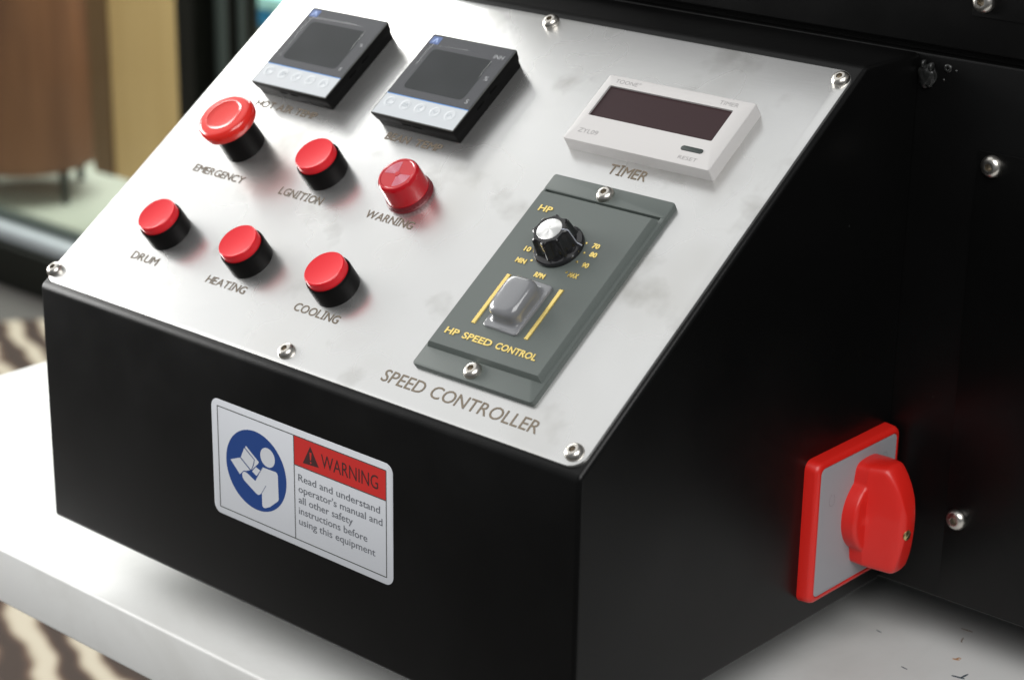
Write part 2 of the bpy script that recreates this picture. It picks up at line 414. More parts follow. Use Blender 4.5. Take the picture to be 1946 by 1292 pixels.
bm = lathe([(0, .45), (0.35, .3), (.55, 0)], 10)
sp_me = finish(bm, 'weld_spatter', WELD, 60)
for x, z in ((326.8, 113.4), (321.5, 109.0)):
    place('weld_spatter', sp_me, M0, T(x, 204.0, z) @ Matrix.Rotation(rad(90), 4, 'X'))

# --- steel face plate
def plate():
    bm = bmesh.new()
    pts = [(x+154.6, y+100.5) for x, y in rrect(153.5, 98.8, 6.5, 8)]
    slab(bm, pts, -1.2, 0, 0.35)
    return finish(bm, 'face_plate', STEEL, 40)
FP = place('face_plate', plate(), M0, P(0, 0), label='pale brushed steel sheet engraved with brown lettering')
def engrave(s, u, v, width, cap):
    me = text_me('lettering', s, width, cap, ENGRAVE, serif_i=True, fat=.16 if 'TEMP' in s or s == 'BEAN' else .11 if cap < 5 else .06)
    return place('lettering', me, FP, P(u, v, 0.1), label='engraved word ' + s)
engrave('TIMER', 234.1, 126.6, 18.9, 4.8)
engrave('EMERGENCY', 32.0, 76.1, 32.6, 3.7)
engrave('HOT AIR TEMP', 36.0, 117.8, 38.6, 3.7)
engrave('BEAN', 118.8, 117.1, 13.6, 3.7)
engrave('TEMP', 136.0, 117.1, 14.8, 3.7)
engrave('LGNITION', 87.6, 76.4, 25.8, 3.9)
engrave('WARNING', 139.6, 77.1, 26.6, 3.8)
engrave('DRUM', 38.3, 25.0, 16.8, 3.9)
engrave('HEATING', 87.3, 25.4, 24.0, 3.6)
engrave('COOLING', 140.6, 25.9, 25.4, 3.8)
engrave('SPEED CONTROLLER', 203.9, 9.2, 78.6, 5.4)

# --- socket-head screws
def screw_me(R=3.75, H=2.5):
    segs = 24; rh = 1.22
    def hexr(a):
        a = (a + rad(30)) % rad(60) - rad(30); return rh / math.cos(a) * 1.0
    bm = bmesh.new(); rings = []
    spec = [('h', 0.5), ('h', H), ('h2', H+.02), (1.75, H), (2.2, H-.12), (2.65, H-.42), (3.05, H-.85), (3.35, H-1.4), (3.5, H-2.0), (3.5, 0)]
    for r, h in spec:
        ring = []
        for i in range(segs):
            a = 2*math.pi*i/segs
            rr = hexr(a) if r == 'h' else hexr(a)*1.1 if r == 'h2' else r*R/3.5
            ring.append(bm.verts.new((rr*math.cos(a), rr*math.sin(a), h)))
        rings.append(ring)
    f = bm.faces.new(rings[0]); f.material_index = 1
    for k, (a, b) in enumerate(zip(rings, rings[1:])):
        for i in range(segs):
            f = bm.faces.new([a[i], a[(i+1) % segs], b[(i+1) % segs], b[i]]); f.material_index = 1 if k == 0 else 0
    return finish(bm, 'screw', [SCREW, SOCKET], 38)
SM = screw_me()
for i, (u, v, rot) in enumerate([(4.2, 8.0, 10), (154.3, 7.8, 40), (303.0, 7.8, 15), (304.6, 194.6, 25), (156.6, 196.4, 5)]):
    place('screw', SM, M0, P(u-.8, v-.4, 0) @ Matrix.Rotation(rad(rot), 4, 'Z'))
BACKROT = Matrix.Rotation(rad(90), 4, 'X')
for x, y, z, rot in [(346.6, 203.1, 78.8, 8), (345.6, 203.1, -72.4, 30), (337.4, 202.1, 142.4, 0)]:
    place('screw', SM, M0, T(x, y, z) @ BACKROT @ Matrix.Rotation(rad(rot), 4, 'Z') @ Matrix.Scale(1.22, 4))

# --- red push buttons
BZ = finish(lathe([(9.9, 0), (9.9, 8.0), (9.75, 8.8), (9.45, 9.1), (9.1, 8.9), (9.1, 6)], 56), 'bezel', BEZEL, 40)
CAPM = finish(lathe([(8.95, 6.5), (8.95, 11.8), (8.8, 12.3), (8.4, 12.62), (8.0, 12.55), (7.8, 12.5), (0, 12.5)], 56), 'cap', RED_CAP, 32)
def spawn_pos(px_u, px_v): return px_u, px_v
for u, v, word in ((48.8, 42.5, 'DRUM'), (102.0, 41.6, 'HEATING'), (153.9, 41.3, 'COOLING'), (104.2, 92.7, 'LGNITION')):
    b = place('push_button', CAPM, M0, P(u, v, 0), label='red push button above the word ' + word)
    place('bezel', BZ, b, P(u, v, 0))
# --- emergency stop
u, v = 50.0, 95.2
head = finish(lathe([(0, 19.3), (6.0, 19.5), (7.8, 19.75), (8.5, 20.15), (9.0, 20.0), (10.6, 20.2), (11.8, 19.9), (12.7, 19.1), (13.2, 17.9), (13.3, 16.4), (13.0, 14.9), (12.2, 14.0), (9.0, 13.4), (8.8, 13.0)], 72), 'stop_button', RED_HEAD, 30)
eb = place('stop_button', head, M0, P(u, v, 0), label='large red mushroom button above the word EMERGENCY')
place('bezel', finish(lathe([(9.5, 0), (9.3, 8), (9.1, 14.0)], 56), 'bezel', BEZEL, 35), eb, P(u, v, 0))
# --- warning lamp
u, v = 153.5, 93.0
wl = place('warning_lamp', finish(lathe([(9.55, 2.6), (9.2, 10.8), (8.95, 12.2), (8.4, 12.9), (7.7, 13.0), (7.4, 12.8), (0, 12.8)], 64), 'warning_lamp', RED_LENS, 30), M0, P(u, v, 0), label='translucent red lamp with pale ridged wedges above the word WARNING')
bm = lathe([(10.4, 0), (10.4, .5), (10.1, .8), (10.1, 2.2), (9.9, 2.7), (9.4, 2.75)], 72)
for vv in bm.verts:
    if 0.6 < vv.co.z < 2.5:
        i = round(math.atan2(vv.co.y, vv.co.x)/(2*math.pi)*72)
        s_ = 1.012 if i % 2 else 0.988
        vv.co.x *= s_; vv.co.y *= s_
place('base_ring', finish(bm, 'base_ring', RED_BASE, 25), wl, P(u, v, 0))
def arcs():
    bm = bmesh.new()
    for a0 in (105, 285):
        for k in range(8):
            r = 1.6 + k*0.68; n = 12; sec = []
            for i in range(n+1):
                a = rad(a0 + 82*i/n); c, s_ = math.cos(a), math.sin(a)
                sec.append([((r-.24)*c, (r-.24)*s_, 0), ((r)*c, (r)*s_, .16), ((r+.24)*c, (r+.24)*s_, 0)])
            vs = [[bm.verts.new(p) for p in q] for q in sec]
            for i in range(n):
                for j in range(2): bm.faces.new([vs[i][j], vs[i+1][j], vs[i+1][j+1], vs[i][j+1]])
    return finish(bm, 'lens_ridges', PINK)
place('lens_ridges', arcs(), wl, P(u, v, 12.81))
place('lens_hub', finish(lathe([(1.25, 0), (1.2, .25), (0, .3)], 20), 'lens_hub', RED_LENS, 30), wl, P(u, v, 12.8))

# --- temperature controllers
def ctrl_body():
    bm = bmesh.new(); S = lambda h, a, r: [(x, y, h) for x, y in rrect(a, a, r, 3)]
    loft(bm, [S(0, 23.0, .6), S(3.4, 23.2, .6), S(4.0, 23.6, .8), S(8.0, 24.15, .8), S(8.35, 24.0, .8), S(8.4, 23.8, .7)])
    return finish(bm, 'temperature_controller', CTRL, 35)
CB = ctrl_body()
def film_me(seed, wrinkle):
    bm = bmesh.new(); nx, ny = 60, 44; vs = []
    for j in range(ny+1):
        row = []
        for i in range(nx+1):
            x = -23.9 + 47.4*i/nx; y = -11.6 + 35.3*j/ny
            # distance to the outline of the screen recess
            dx = max(abs(x+.8)-17.5, 0); dy = max(abs(y-4.2)-11.9, 0); out = math.hypot(dx, dy)
            din = 0
            ridge = math.exp(-((out-.7)/.75)**2)*(.42 if y > 6 else .18) if out > 0 else 0.0
            n_ = noise.fractal(Vector((x*.13+seed, y*.13, seed)), 1, 2, 3)*.10
            top = math.exp(-((y-(17.4+.03*x+seed*.1))/.5)**2)*wrinkle*max(0, 1-abs(x-1)/17)
            edge = 0.0
            if x < -22.6: edge = .3*max(0, noise.noise(Vector((y*.25, seed, 2)))+.2)
            row.append(bm.verts.new((x - (edge*1.2 if i == 0 else 0), y, .45+ridge+n_+top+edge)))
        vs.append(row)
    for j in range(ny):
        for i in range(nx): bm.faces.new([vs[j][i], vs[j][i+1], vs[j+1][i+1], vs[j+1][i]])
    return finish(bm, 'protective_film', FILM, 180)
def flat_me(name, pts, h, m_, t=.06):
    bm = bmesh.new(); poly(bm, pts, 0, h); return finish(bm, name, m_)
FACE_TOP = flat_me('face', rrect(23.6, 23.6, .5, 3), .05, CFACE)
SCR = flat_me('screen', [(x-.8, y+4.2) for x, y in rrect(17.4, 11.8, 2.4, 5)], .09, CSCREEN)
STRIP = flat_me('key_strip', [(-23.6, -23.6), (23.6, -23.6), (23.6, -12.2), (-23.6, -12.2)], .12, CKEYS)
BLINE = flat_me('blue_line', [(-23.6, -12.2), (23.6, -12.2), (23.6, -11.75), (-23.6, -11.75)], .14, CLINE)
BADGE = flat_me('badge', rrect(2.6, 2.1, .3, 2), .14, CLOGO)
def badge_mark():
    bm = bmesh.new(); poly(bm, [(-1.5, -1.2), (-.9, -1.2), (.1, .6), (.9, -1.2), (1.5, -1.2), (.4, 1.3), (-.3, 1.3)], 0, .18); return finish(bm, 'badge_mark', CLOGO2)
BMARK = badge_mark()
def key_me(kind):
    bm = bmesh.new()
    R = 3.0; n = 28
    prof = [(R, 0), (R-.4, .13), (R-.8, .16), (R-1.2, .07)]
    rings = [[bm.verts.new((r*math.cos(2*math.pi*i/n), r*math.sin(2*math.pi*i/n), h)) for i in range(n)] for r, h in prof]
    for a, b in zip(rings, rings[1:]):
        for i in range(n): bm.faces.new([a[i], a[(i+1) % n], b[(i+1) % n], b[i]])
    bm.faces.new(rings[-1])
    def bar(x0, y0, x1, y1, w_=.16):
        d = Vector((x1-x0, y1-y0)); nn = Vector((-d.y, d.x)).normalized()*w_
        poly(bm, [(x0+nn.x, y0+nn.y), (x0-nn.x, y0-nn.y), (x1-nn.x, y1-nn.y), (x1+nn.x, y1+nn.y)], .03, .15, 1)
    if kind == 0:
        pr = None
        for i in range(11):
            a = rad(50 + 27*i); p = (1.7*math.cos(a), 1.7*math.sin(a))
            if pr: bar(*pr, *p)
            pr = p
        bar(1.1, 1.3, 1.1, .4)
    elif kind == 1:
        bar(-1.5, -1, -.9, 1.1); bar(-.9, 1.1, -.3, -1); bar(-.1, -1, .4, 1.1); bar(.5, -1, .5, .9); bar(.5, .9, 1.0, 0); bar(1.0, 0, 1.5, .9); bar(1.5, .9, 1.5, -1)
    elif kind == 2: bar(.7, 1.3, -.8, 0); bar(-.8, 0, .7, -1.3)
    elif kind == 3: bar(-1.4, .6, 0, -.8); bar(0, -.8, 1.4, .6)
    else: bar(-1.4, -.6, 0, .8); bar(0, .8, 1.4, -.6)
    return finish(bm, 'key', [CKEY, ICON], 50)
KEYS = [key_me(i) for i in range(5)]
SLOT = box_me('vent_slot', (-2.4, -.25, -.55, 2.4, .25, .55), SEAM, .12)
RIM = bmesh.new()
loft(RIM, [[(x, y, 0) for x, y in rrect(24.15, 24.15, .8, 3)], [(x, y, .25) for x, y in rrect(24.0, 24.0, .8, 3)], [(x, y, .25) for x, y in rrect(23.75, 23.75, .6, 3)], [(x, y, 0) for x, y in rrect(23.65, 23.65, .6, 3)]], False, False)
RIM = finish(RIM, 'face_rim', mat('controller_rim', (0.05, 0.052, 0.046), 0.35))
def controller(u, v, s, word, seed, wrinkle, texts, lb):
    c = place('temperature_controller', CB, M0, P(u, v), label=lb)
    def at(name, me, x=0, y=0, h=8.4, rot=None, label=None):
        mw = P(u, v) @ T(x, y, h)
        if rot is not None: mw = mw @ rot
        return place(name, me, c, mw, label)
    at('face', FACE_TOP); at('screen', SCR, h=8.41); at('key_strip', STRIP); at('blue_line', BLINE, h=8.42)
    at('badge', BADGE, -20.2, 20.6); at('badge_mark', BMARK, -20.2, 20.6); at('face_rim', RIM, h=8.2)
    for k in range(5): at('key', KEYS[k], (-18.6, -9.3, -.7, 8.2, 16.9)[k], -16.3 - .25*k*.3, 8.5)
    at('protective_film', film_me(seed, wrinkle), h=8.5, label='thin wrinkled clear film')
    for x in (-2.0, 4.6): at('vent_slot', SLOT, x-3, -23.62, 4.9, Matrix.Rotation(rad(8), 4, 'X'))
    for y in (-5.5, 4.0): at('vent_slot', SLOT, 23.62, y, 4.9, Matrix.Rotation(rad(90), 4, 'Z'))
    for s_, x, y, w_, h_ in texts:
        at('lettering', text_me('lettering', s_, w_, h_, FAINT), x, y, 8.56)
controller(57.8, 148.2, 1, 'HOT AIR TEMP', 1.7, .55, [('%', 19.2, 7.2, 1.8, 1.8), ('S', 18.6, -7.8, 1.4, 1.8)],
    'black square temperature display above the words HOT AIR TEMP')
controller(135.0, 146.8, 1, 'BEAN TEMP', 4.1, .32, [('INH', 15.4, 17.2, 5.4, 2.2), ('%', 19.0, 4.8, 2.2, 2.4), ('S', 18.8, -8.8, 1.6, 2.2)],
    'black square temperature display above the words BEAN TEMP')

# --- digital timer
def timer():
    bm = bmesh.new(); cxu, cyv = 245.25, 152.2; hx, hy = 36.3, 18.0
    S = lambda h, d, r: [(x, y, h) for x, y in rrect(hx-d, hy-d, r, 4)]
    # outer skin, then the front as a frame round the screen opening
    o_ = loft(bm, [S(0, -.1, .9), S(5.4, 0, .9), S(5.85, .18, .8), S(6.0, .55, .6)], True, False)
    top = o_[-1]
    ix0, ix1, iy0, iy1 = 212.6-cxu, 274.0-cxu, 148.0-cyv, 164.6-cyv
    inner = []
    for ccx, ccy, a0 in ((ix1-.6, iy1-.6, 0), (ix0+.6, iy1-.6, 90), (ix0+.6, iy0+.6, 180), (ix1-.6, iy0+.6, 270)):
        for i in range(5):
            a = rad(a0+90*i/4); inner.append((ccx+.6*math.cos(a), ccy+.6*math.sin(a)))
    r1 = [bm.verts.new((x, y, 6.0)) for x, y in inner]; r2 = [bm.verts.new((x, y, 4.9)) for x, y in inner]
    n = len(r1)
    for i in range(n):
        j = (i+1) % n
        bm.faces.new([top[i], top[j], r1[j], r1[i]]); bm.faces.new([r1[i], r1[j], r2[j], r2[i]])
    f = bm.faces.new(r2)
    return finish(bm, 'timer', TWHITE, 30), (ix0, ix1, iy0, iy1)
tme, (ix0, ix1, iy0, iy1) = timer()
TM = place('timer', tme, M0, P(245.25, 152.2), label='white rectangular timer with a dark empty display')
place('screen', flat_me('screen', [(ix0+.1, iy0+.1), (ix1-.1, iy0+.1), (ix1-.1, iy1-.1), (ix0+.1, iy1-.1)], .25, TSCREEN), TM, P(245.25, 152.2, 4.95))
bm = bmesh.new(); slab(bm, rrect(5.2, 1.15, 1.1, 6), -.1, .3, .2)
place('reset_button', finish(bm, 'reset_button', TBTN, 40), TM, P(268.6, 142.1, 6.0))
for s_, u, v, w_, h_ in (('TOONE', 213.9, 166.4, 11.2, 1.95), ('P', 225.6, 167.5, .9, .9), ('TIMER', 265.8, 166.3, 9.0, 1.95), ('ZYL09', 213.6, 138.7, 9.8, 2.2), ('RESET', 264.9, 136.7, 8.9, 1.7)):
    place('lettering', text_me('lettering', s_, w_, h_, TPRINT, offset=-0.004), TM, P(u, v, 6.03))

# --- speed controller
def scbase():
    bm = bmesh.new(); hx, hy = 30.1, 49.8; S = lambda h, d, r: [(x, y, h) for x, y in rrect(hx-d, hy-d, r, 4)]
    loft(bm, [S(0, 0, 1.4), S(.9, 0, 1.4), S(1.1, .05, 1.4)])
    def part(y0, y1, x0=-30.1, x1=30.1):
        pts = [(x+(x0+x1)/2, y+(y0+y1)/2) for x, y in rrect((x1-x0)/2, (y1-y0)/2, 1.2, 4)]
        slab(bm, pts, .9, 2.7, .35)
    part(-49.8, 39.3); part(41.6, 49.8); add_box(bm, -30.0, 38, 1, -28.9, 43, 2.5, .1); add_box(bm, 28.2, 38, 1, 30.0, 43, 2.5, .1)
    C = lambda h, x0, x1, y0, y1: [(x0, y0, h), (x1, y0, h), (x1, y1, h), (x0, y1, h)]
    # raised centre with sloping shoulders, overlapping down into the base
    loft(bm, [C(2.2, -29.0, 29.0, -41.2, 39.2), C(4.9, -27.8, 27.3, -40.1, 38.9), C(5.2, -27.5, 27.0, -39.8, 38.6)])
    return finish(bm, 'speed_controller', SCGREEN, 25)
SC = place('speed_controller', scbase(), M0, P(244.7, 68.9), label='grey green speed control module with knob and rocker switch')
for u, v, r in ((244.0, 115.0, 20), (243.1, 24.4, 50)):
    place('screw', SM, SC, P(u-.6, v-.6, 2.5) @ Matrix.Rotation(rad(r), 4, 'Z'))
def gold_text(s, u, v, w_, h_, off=0.0):
    place('lettering', text_me('lettering', s, w_, h_, GOLD, offset=off, depth=.55, fat=.13 if h_ < 2.5 else .06), SC, P(u, v, 5.15))
gold_text('HP', 221.6, 98.3, 6.4, 2.7, .02)
gold_text('HP', 221.0, 34.4, 6.6, 2.7, .02)
gold_text('SPEED', 229.9, 34.4, 14.5, 2.7, .02)
gold_text('CONTROL', 246.6, 34.4, 19.8, 2.7, .02)
for s_, u, v, w_ in (('70', 256.0, 88.0, 3.2), ('80', 257.4, 84.0, 3.2), ('90', 257.4, 78.6, 3.0), ('MAX', 254.8, 72.9, 4.4), ('RPM', 240.8, 68.9, 4.8), ('MIN', 228.4, 73.0, 4.8), ('10', 228.5, 78.8, 3.0)):
    gold_text(s_, u, v, w_, 2.0, .025)
DOT = finish(lathe([(.55, 0), (.5, .3), (0, .35)], 10), 'dial_dot', GOLD, 40)
for k, (u, v) in enumerate(((248.6, 92.3), (252.6, 89.3), (254.6, 84.9), (254.3, 80.2), (253.2, 74.6), (235.2, 75.4))):
    place('dial_dot', DOT, SC, P(u, v, 5.05))
def bar_me():
    bm = bmesh.new(); slab(bm, [(-1.05, -12.5), (1.05, -12.5), (1.05, 12.5), (-1.05, 12.5)], -.1, .5, .35); return finish(bm, 'gold_bar', GOLD, None)
BAR = bar_me()
place('gold_bar', BAR, SC, P(230.2, 54.3, 5.05)); place('gold_bar', BAR, SC, P(256.7, 54.3, 5.05))
# knob
def knob():
    segs = 96; bm = bmesh.new()
    def ring(r, h, flute=0.0):
        out = []
        for i in range(segs):
            a = 2*math.pi*i/segs; f = 1 - math.cos(4*a)**4 if flute else 0
            rr = r - flute*f; out.append((rr*math.cos(a), rr*math.sin(a), h))
        return out
    loft(bm, [ring(10.2, 0), ring(10.35, .3), ring(10.3, 1.5), ring(9.9, 2.0), ring(8.9, 2.35), ring(9.0, 2.5, 1.5), ring(8.75, 3.0, 1.5), ring(7.95, 9.6, 1.25), ring(7.6, 10.25, 1.1), ring(6.9, 10.6, .6), ring(5.4, 10.6)])
    return finish(bm, 'knob', KNOB, 28)
KU, KV = 242.7, 84.4
kn = place('knob', knob(), SC, P(KU, KV, 5.1) @ Matrix.Rotation(rad(14), 4, 'Z'), label='glossy black fluted knob with silver cap')
place('knob_disc', finish(lathe([(5.15, -.1), (5.15, .12), (5.0, .2), (0, .2)], 56), 'knob_disc', SPUN, 30), SC, P(KU, KV, 15.65)) 
def pointer():
    bm = bmesh.new(); w_ = .28
    path = [(5.2, 10.72), (6.5, 10.66), (7.6, 10.35), (8.0, 9.7), (8.8, 3.1), (9.3, 2.6), (9.95, 2.12), (10.4, 1.5)]
    vs = [[bm.verts.new((r+.05, s*w_, h+.06)) for s in (-1, 1)] for r, h in path]
    for a, b in zip(vs, vs[1:]): bm.faces.new([a[0], b[0], b[1], a[1]])
    r = bmesh.ops.solidify(bm, geom=bm.faces[:], thickness=.08)
    return finish(bm, 'pointer_line', POINTER)
place('pointer_line', pointer(), SC, P(KU, KV, 5.1) @ Matrix.Rotation(rad(14), 4, 'Z'))
# rocker under a rubber boot
RU, RV = 243.9, 54.3
place('switch_opening', flat_me('switch_opening', [(-9.4, -13.2), (9.4, -13.2), (9.4, 13.2), (-9.4, 13.2)], .06, HOLE), SC, P(RU+.1, RV, 5.05))
def boot():
    bm = bmesh.new()
    def sup(hx, hy, h, e, dx=0, dy=0, tilt=0):
        out = []
        for i in range(64):
            a = 2*math.pi*i/64; c, s_ = math.cos(a), math.sin(a)
            x = hx*math.copysign(abs(c)**(2/e), c); y = hy*math.copysign(abs(s_)**(2/e), s_)
            out.append((x+dx, y+dy, h + tilt*y))
        return out
    loft(bm, [sup(8.7, 12.5, 0, 14), sup(8.7, 12.5, .9, 14), sup(8.3, 12.1, 1.25, 12), sup(7.7, 11.2, 1.1, 8), sup(7.45, 10.2, 1.25, 5), sup(7.3, 9.6, 2.0, 4.5),
              sup(7.25, 9.3, 4.2, 4.2, tilt=.02), sup(7.15, 9.2, 5.8, 4, tilt=.04), sup(6.8, 8.8, 6.9, 3.8, tilt=.05), sup(6.1, 8.0, 7.7, 3.5, tilt=.06), sup(5.0, 6.9, 8.15, 3.2, tilt=.06), sup(3.2, 4.8, 8.4, 3, tilt=.05), sup(.6, 1.0, 8.45, 2.4, tilt=.05)])
    return finish(bm, 'rocker_switch', BOOT, 50)
place('rocker_switch', boot(), SC, P(RU, RV, 5.05) @ Matrix.Rotation(rad(-1.5), 4, 'Z'), label='rocker switch under a glossy grey rubber boot')

# --- warning sticker on the front (local x = along, y = up, z = out of the wall)
SF = Matrix(((1, 0, 0), (0, 0, -1), (0, 1, 0))).to_4x4()       # local (x,y,z) -> world (x,-z,y)
def F(x, z, out=0.0): return SF @ T(x, z, out)
bm = bmesh.new(); slab(bm, [(x+166.0, y-48.8) for x, y in rrect(52.3, 25.4, 4.0, 8)], 0, .18, .05)
STK = place('warning_sticker', finish(bm, 'warning_sticker', ST_WHITE, 40), M0, F(0, 0, 0.02), label='white sticker with a red band and a blue disc')
def on_sticker(name, me, h=.19, label=None): return place(name, me, STK, F(0, 0, h+.02), label)
def lines():
    bm = bmesh.new(); w_ = .21
    X0, X1, Z0, Z1, XM, ZR = 117.4, 214.8, -71.1, -26.4, 163.2, -38.9
    for a, b, c, d in ((X0, Z1-w_, X1, Z1+w_), (X0, Z0-w_, X1, Z0+w_), (X0-w_, Z0, X0+w_, Z1), (X1-w_, Z0, X1+w_, Z1), (XM-w_, Z0, XM+w_, Z1), (XM, ZR-w_, X1, ZR+w_)):
        vs = [bm.verts.new(p) for p in ((a, b, 0), (c, b, 0), (c, d, 0), (a, d, 0))]; bm.faces.new(vs)
    return finish(bm, 'frame_line', ST_LINE)
on_sticker('frame_line', lines(), .24)
def flatpoly(name, pts, m_):
    bm = bmesh.new(); f = bm.faces.new([bm.verts.new((x, y, 0)) for x, y in pts])
    bmesh.ops.triangulate(bm, faces=[f]); return finish(bm, name, m_)
on_sticker('red_band', flatpoly('red_band', [(163.3, -38.9), (214.7, -38.9), (214.7, -26.5), (163.3, -26.5)], ST_RED), .21)
on_sticker('blue_disc', flatpoly('blue_disc', [(140.25+18.2*math.cos(2*math.pi*i/72), -48.6+17.2*math.sin(2*math.pi*i/72)) for i in range(72)], ST_BLUE), .21)
def picto():
    bm = bmesh.new()
    def pp(pts):
        f = bm.faces.new([bm.verts.new((x, y, 0)) for x, y in pts]); bmesh.ops.triangulate(bm, faces=[f])
    pp([(147.5+4.35*math.cos(2*math.pi*i/40), -40.75+4.15*math.sin(2*math.pi*i/40)) for i in range(40)])
    pp([(144.5,-45.8),(152.2,-45.6),(153.0,-45.9),(153.4,-46.8),(153.6,-57.1),(153.3,-57.9),(152.6,-58.5),(148.3,-62.0),(145.6,-63.4),(144.3,-63.6),(143.6,-62.9),(143.5,-57.3),(142.2,-58.5),(141.1,-58.9),(139.8,-58.5),(132.8,-54.9),(131.9,-53.8),(131.7,-52.5),(132.3,-51.4),(133.4,-50.9),(134.9,-51.2),(139.7,-53.2),(142.6,-48.6)])
    pp([(137.9,-49.5),(140.2,-46.9),(142.9,-47.7),(140.5,-50.8)])
    pp([(124.7,-48.0),(130.6,-45.6),(136.6,-49.4),(134.5,-50.3),(132.7,-50.7),(130.3,-53.0)])
    pp([(133.4,-40.6),(139.2,-44.1),(138.5,-46.6),(137.2,-49.0),(131.2,-45.2)])
    pp([(134.6,-39.3),(142.2,-44.2),(141.8,-45.0),(139.3,-47.3),(137.8,-48.9),(139.1,-46.4),(139.8,-43.9),(134.0,-40.2)])
    return finish(bm, 'reading_figure', ST_WHITE)
on_sticker('reading_figure', picto(), .235)
def crease():
    bm = bmesh.new()
    for x0, y0, x1, y1, w_ in ((143.5, -57.3, 146.2, -53.3, .16), (130.9, -45.4, 136.9, -49.3, .12), (133.7, -40.4, 139.6, -44.1, .12), (139.6, -44.1, 137.6, -48.9, .12), (142.6, -48.6, 144.4, -45.9, .15)):
        d = Vector((x1-x0, y1-y0)); n = Vector((-d.y, d.x)).normalized()*w_
        bm.faces.new([bm.verts.new(p) for p in ((x0+n.x, y0+n.y, 0), (x0-n.x, y0-n.y, 0), (x1-n.x, y1-n.y, 0), (x1+n.x, y1+n.y, 0))])
    return finish(bm, 'figure_crease', ST_CREASE)
on_sticker('figure_crease', crease(), .26)
def tri():
    bm = bmesh.new(); bm.faces.new([bm.verts.new(p) for p in ((168.3, -36.9, 0), (177.6, -36.3, 0), (172.8, -28.6, 0))]); return finish(bm, 'warning_triangle', ST_DARK)
on_sticker('warning_triangle', tri(), .23)
bm = bmesh.new(); bm.faces.new([bm.verts.new(p) for p in ((172.6, -34.5, 0), (173.2, -34.5, 0), (173.5, -31.2, 0), (172.3, -31.2, 0))])
f = bm.faces.new([bm.verts.new((172.95+.42*math.cos(2*math.pi*i/12), -35.5+.42*math.sin(2*math.pi*i/12), 0)) for i in range(12)])
on_sticker('exclamation_mark', finish(bm, 'exclamation_mark', ST_RED), .25)
def stext(s, x, z, width, cap, m_, off=0.0):
    place('lettering', text_me('lettering', s, width, cap, m_, offset=off), STK, F(x, z, .27))
stext('WARNING', 178.9, -35.6, 31.6, 5.6, ST_DARK)
for s_, z, w_ in (('Read and understand', -45.3, 45.9), ("operator's manual and", -50.1, 47.2), ('all other safety', -54.8, 30.8), ('instructions before', -59.5, 38.8), ('using this equipment', -64.2, 43.2)):
    stext(s_, 165.5, z, w_, 3.0, ST_TEXT, .004)

# --- rotary main switch on the right-hand wall (local x = depth, y = up, z = out of the wall)
SR = Matrix(((0, 0, 1), (1, 0, 0), (0, 1, 0))).to_4x4()        # local (x,y,z) -> world (z, x, y)
def Rw(y, z, out=0.0): return SR @ T(y, z, out)
CY, CZ = 171.8, -69.2
bm = bmesh.new(); S = lambda h, d, r: [(x, y, h) for x, y in rrect(31.0-d, 31.4-d, r, 6)]
loft(bm, [S(0, 0, 4), S(4.3, .3, 4), S(5.6, .8, 3.8), S(6.3, 1.9, 3.2), S(6.3, 2.7, 2.8), S(5.7, 2.8, 2.8)])
RS = place('main_switch', finish(bm, 'main_switch', SW_RED, 45), M0, Rw(CY, CZ, 310.0), label='red rotary main switch with grey plate on the right hand wall')
bm = bmesh.new(); slab(bm, rrect(27.9, 28.3, 2.6, 6), -.6, .45, .15)
place('switch_plate', finish(bm, 'switch_plate', SW_GREY, 40), RS, Rw(CY, CZ, 315.75))
bm = bmesh.new(); 
for cxx, cyy, rr, a0, a1 in ((-19, 12.5, 2.0, 100, 420), (19.5, 20, 1.7, 0, 360)):
    pr = None; bm = bmesh.new()
    for i in range(17):
        a = rad(a0+(a1-a0)*i/16); p = (cxx+rr*math.cos(a), cyy+rr*math.sin(a)*1.3)
        if pr:
            d = Vector((p[0]-pr[0], p[1]-pr[1])); n = Vector((-d.y, d.x)).normalized()*.12
            bm.faces.new([bm.verts.new(q) for q in ((pr[0]+n.x, pr[1]+n.y, 0), (pr[0]-n.x, pr[1]-n.y, 0), (p[0]-n.x, p[1]-n.y, 0), (p[0]+n.x, p[1]+n.y, 0))])
        pr = p
    place('switch_mark', finish(bm, 'switch_mark', SW_MARK), RS, Rw(CY, CZ, 316.25))
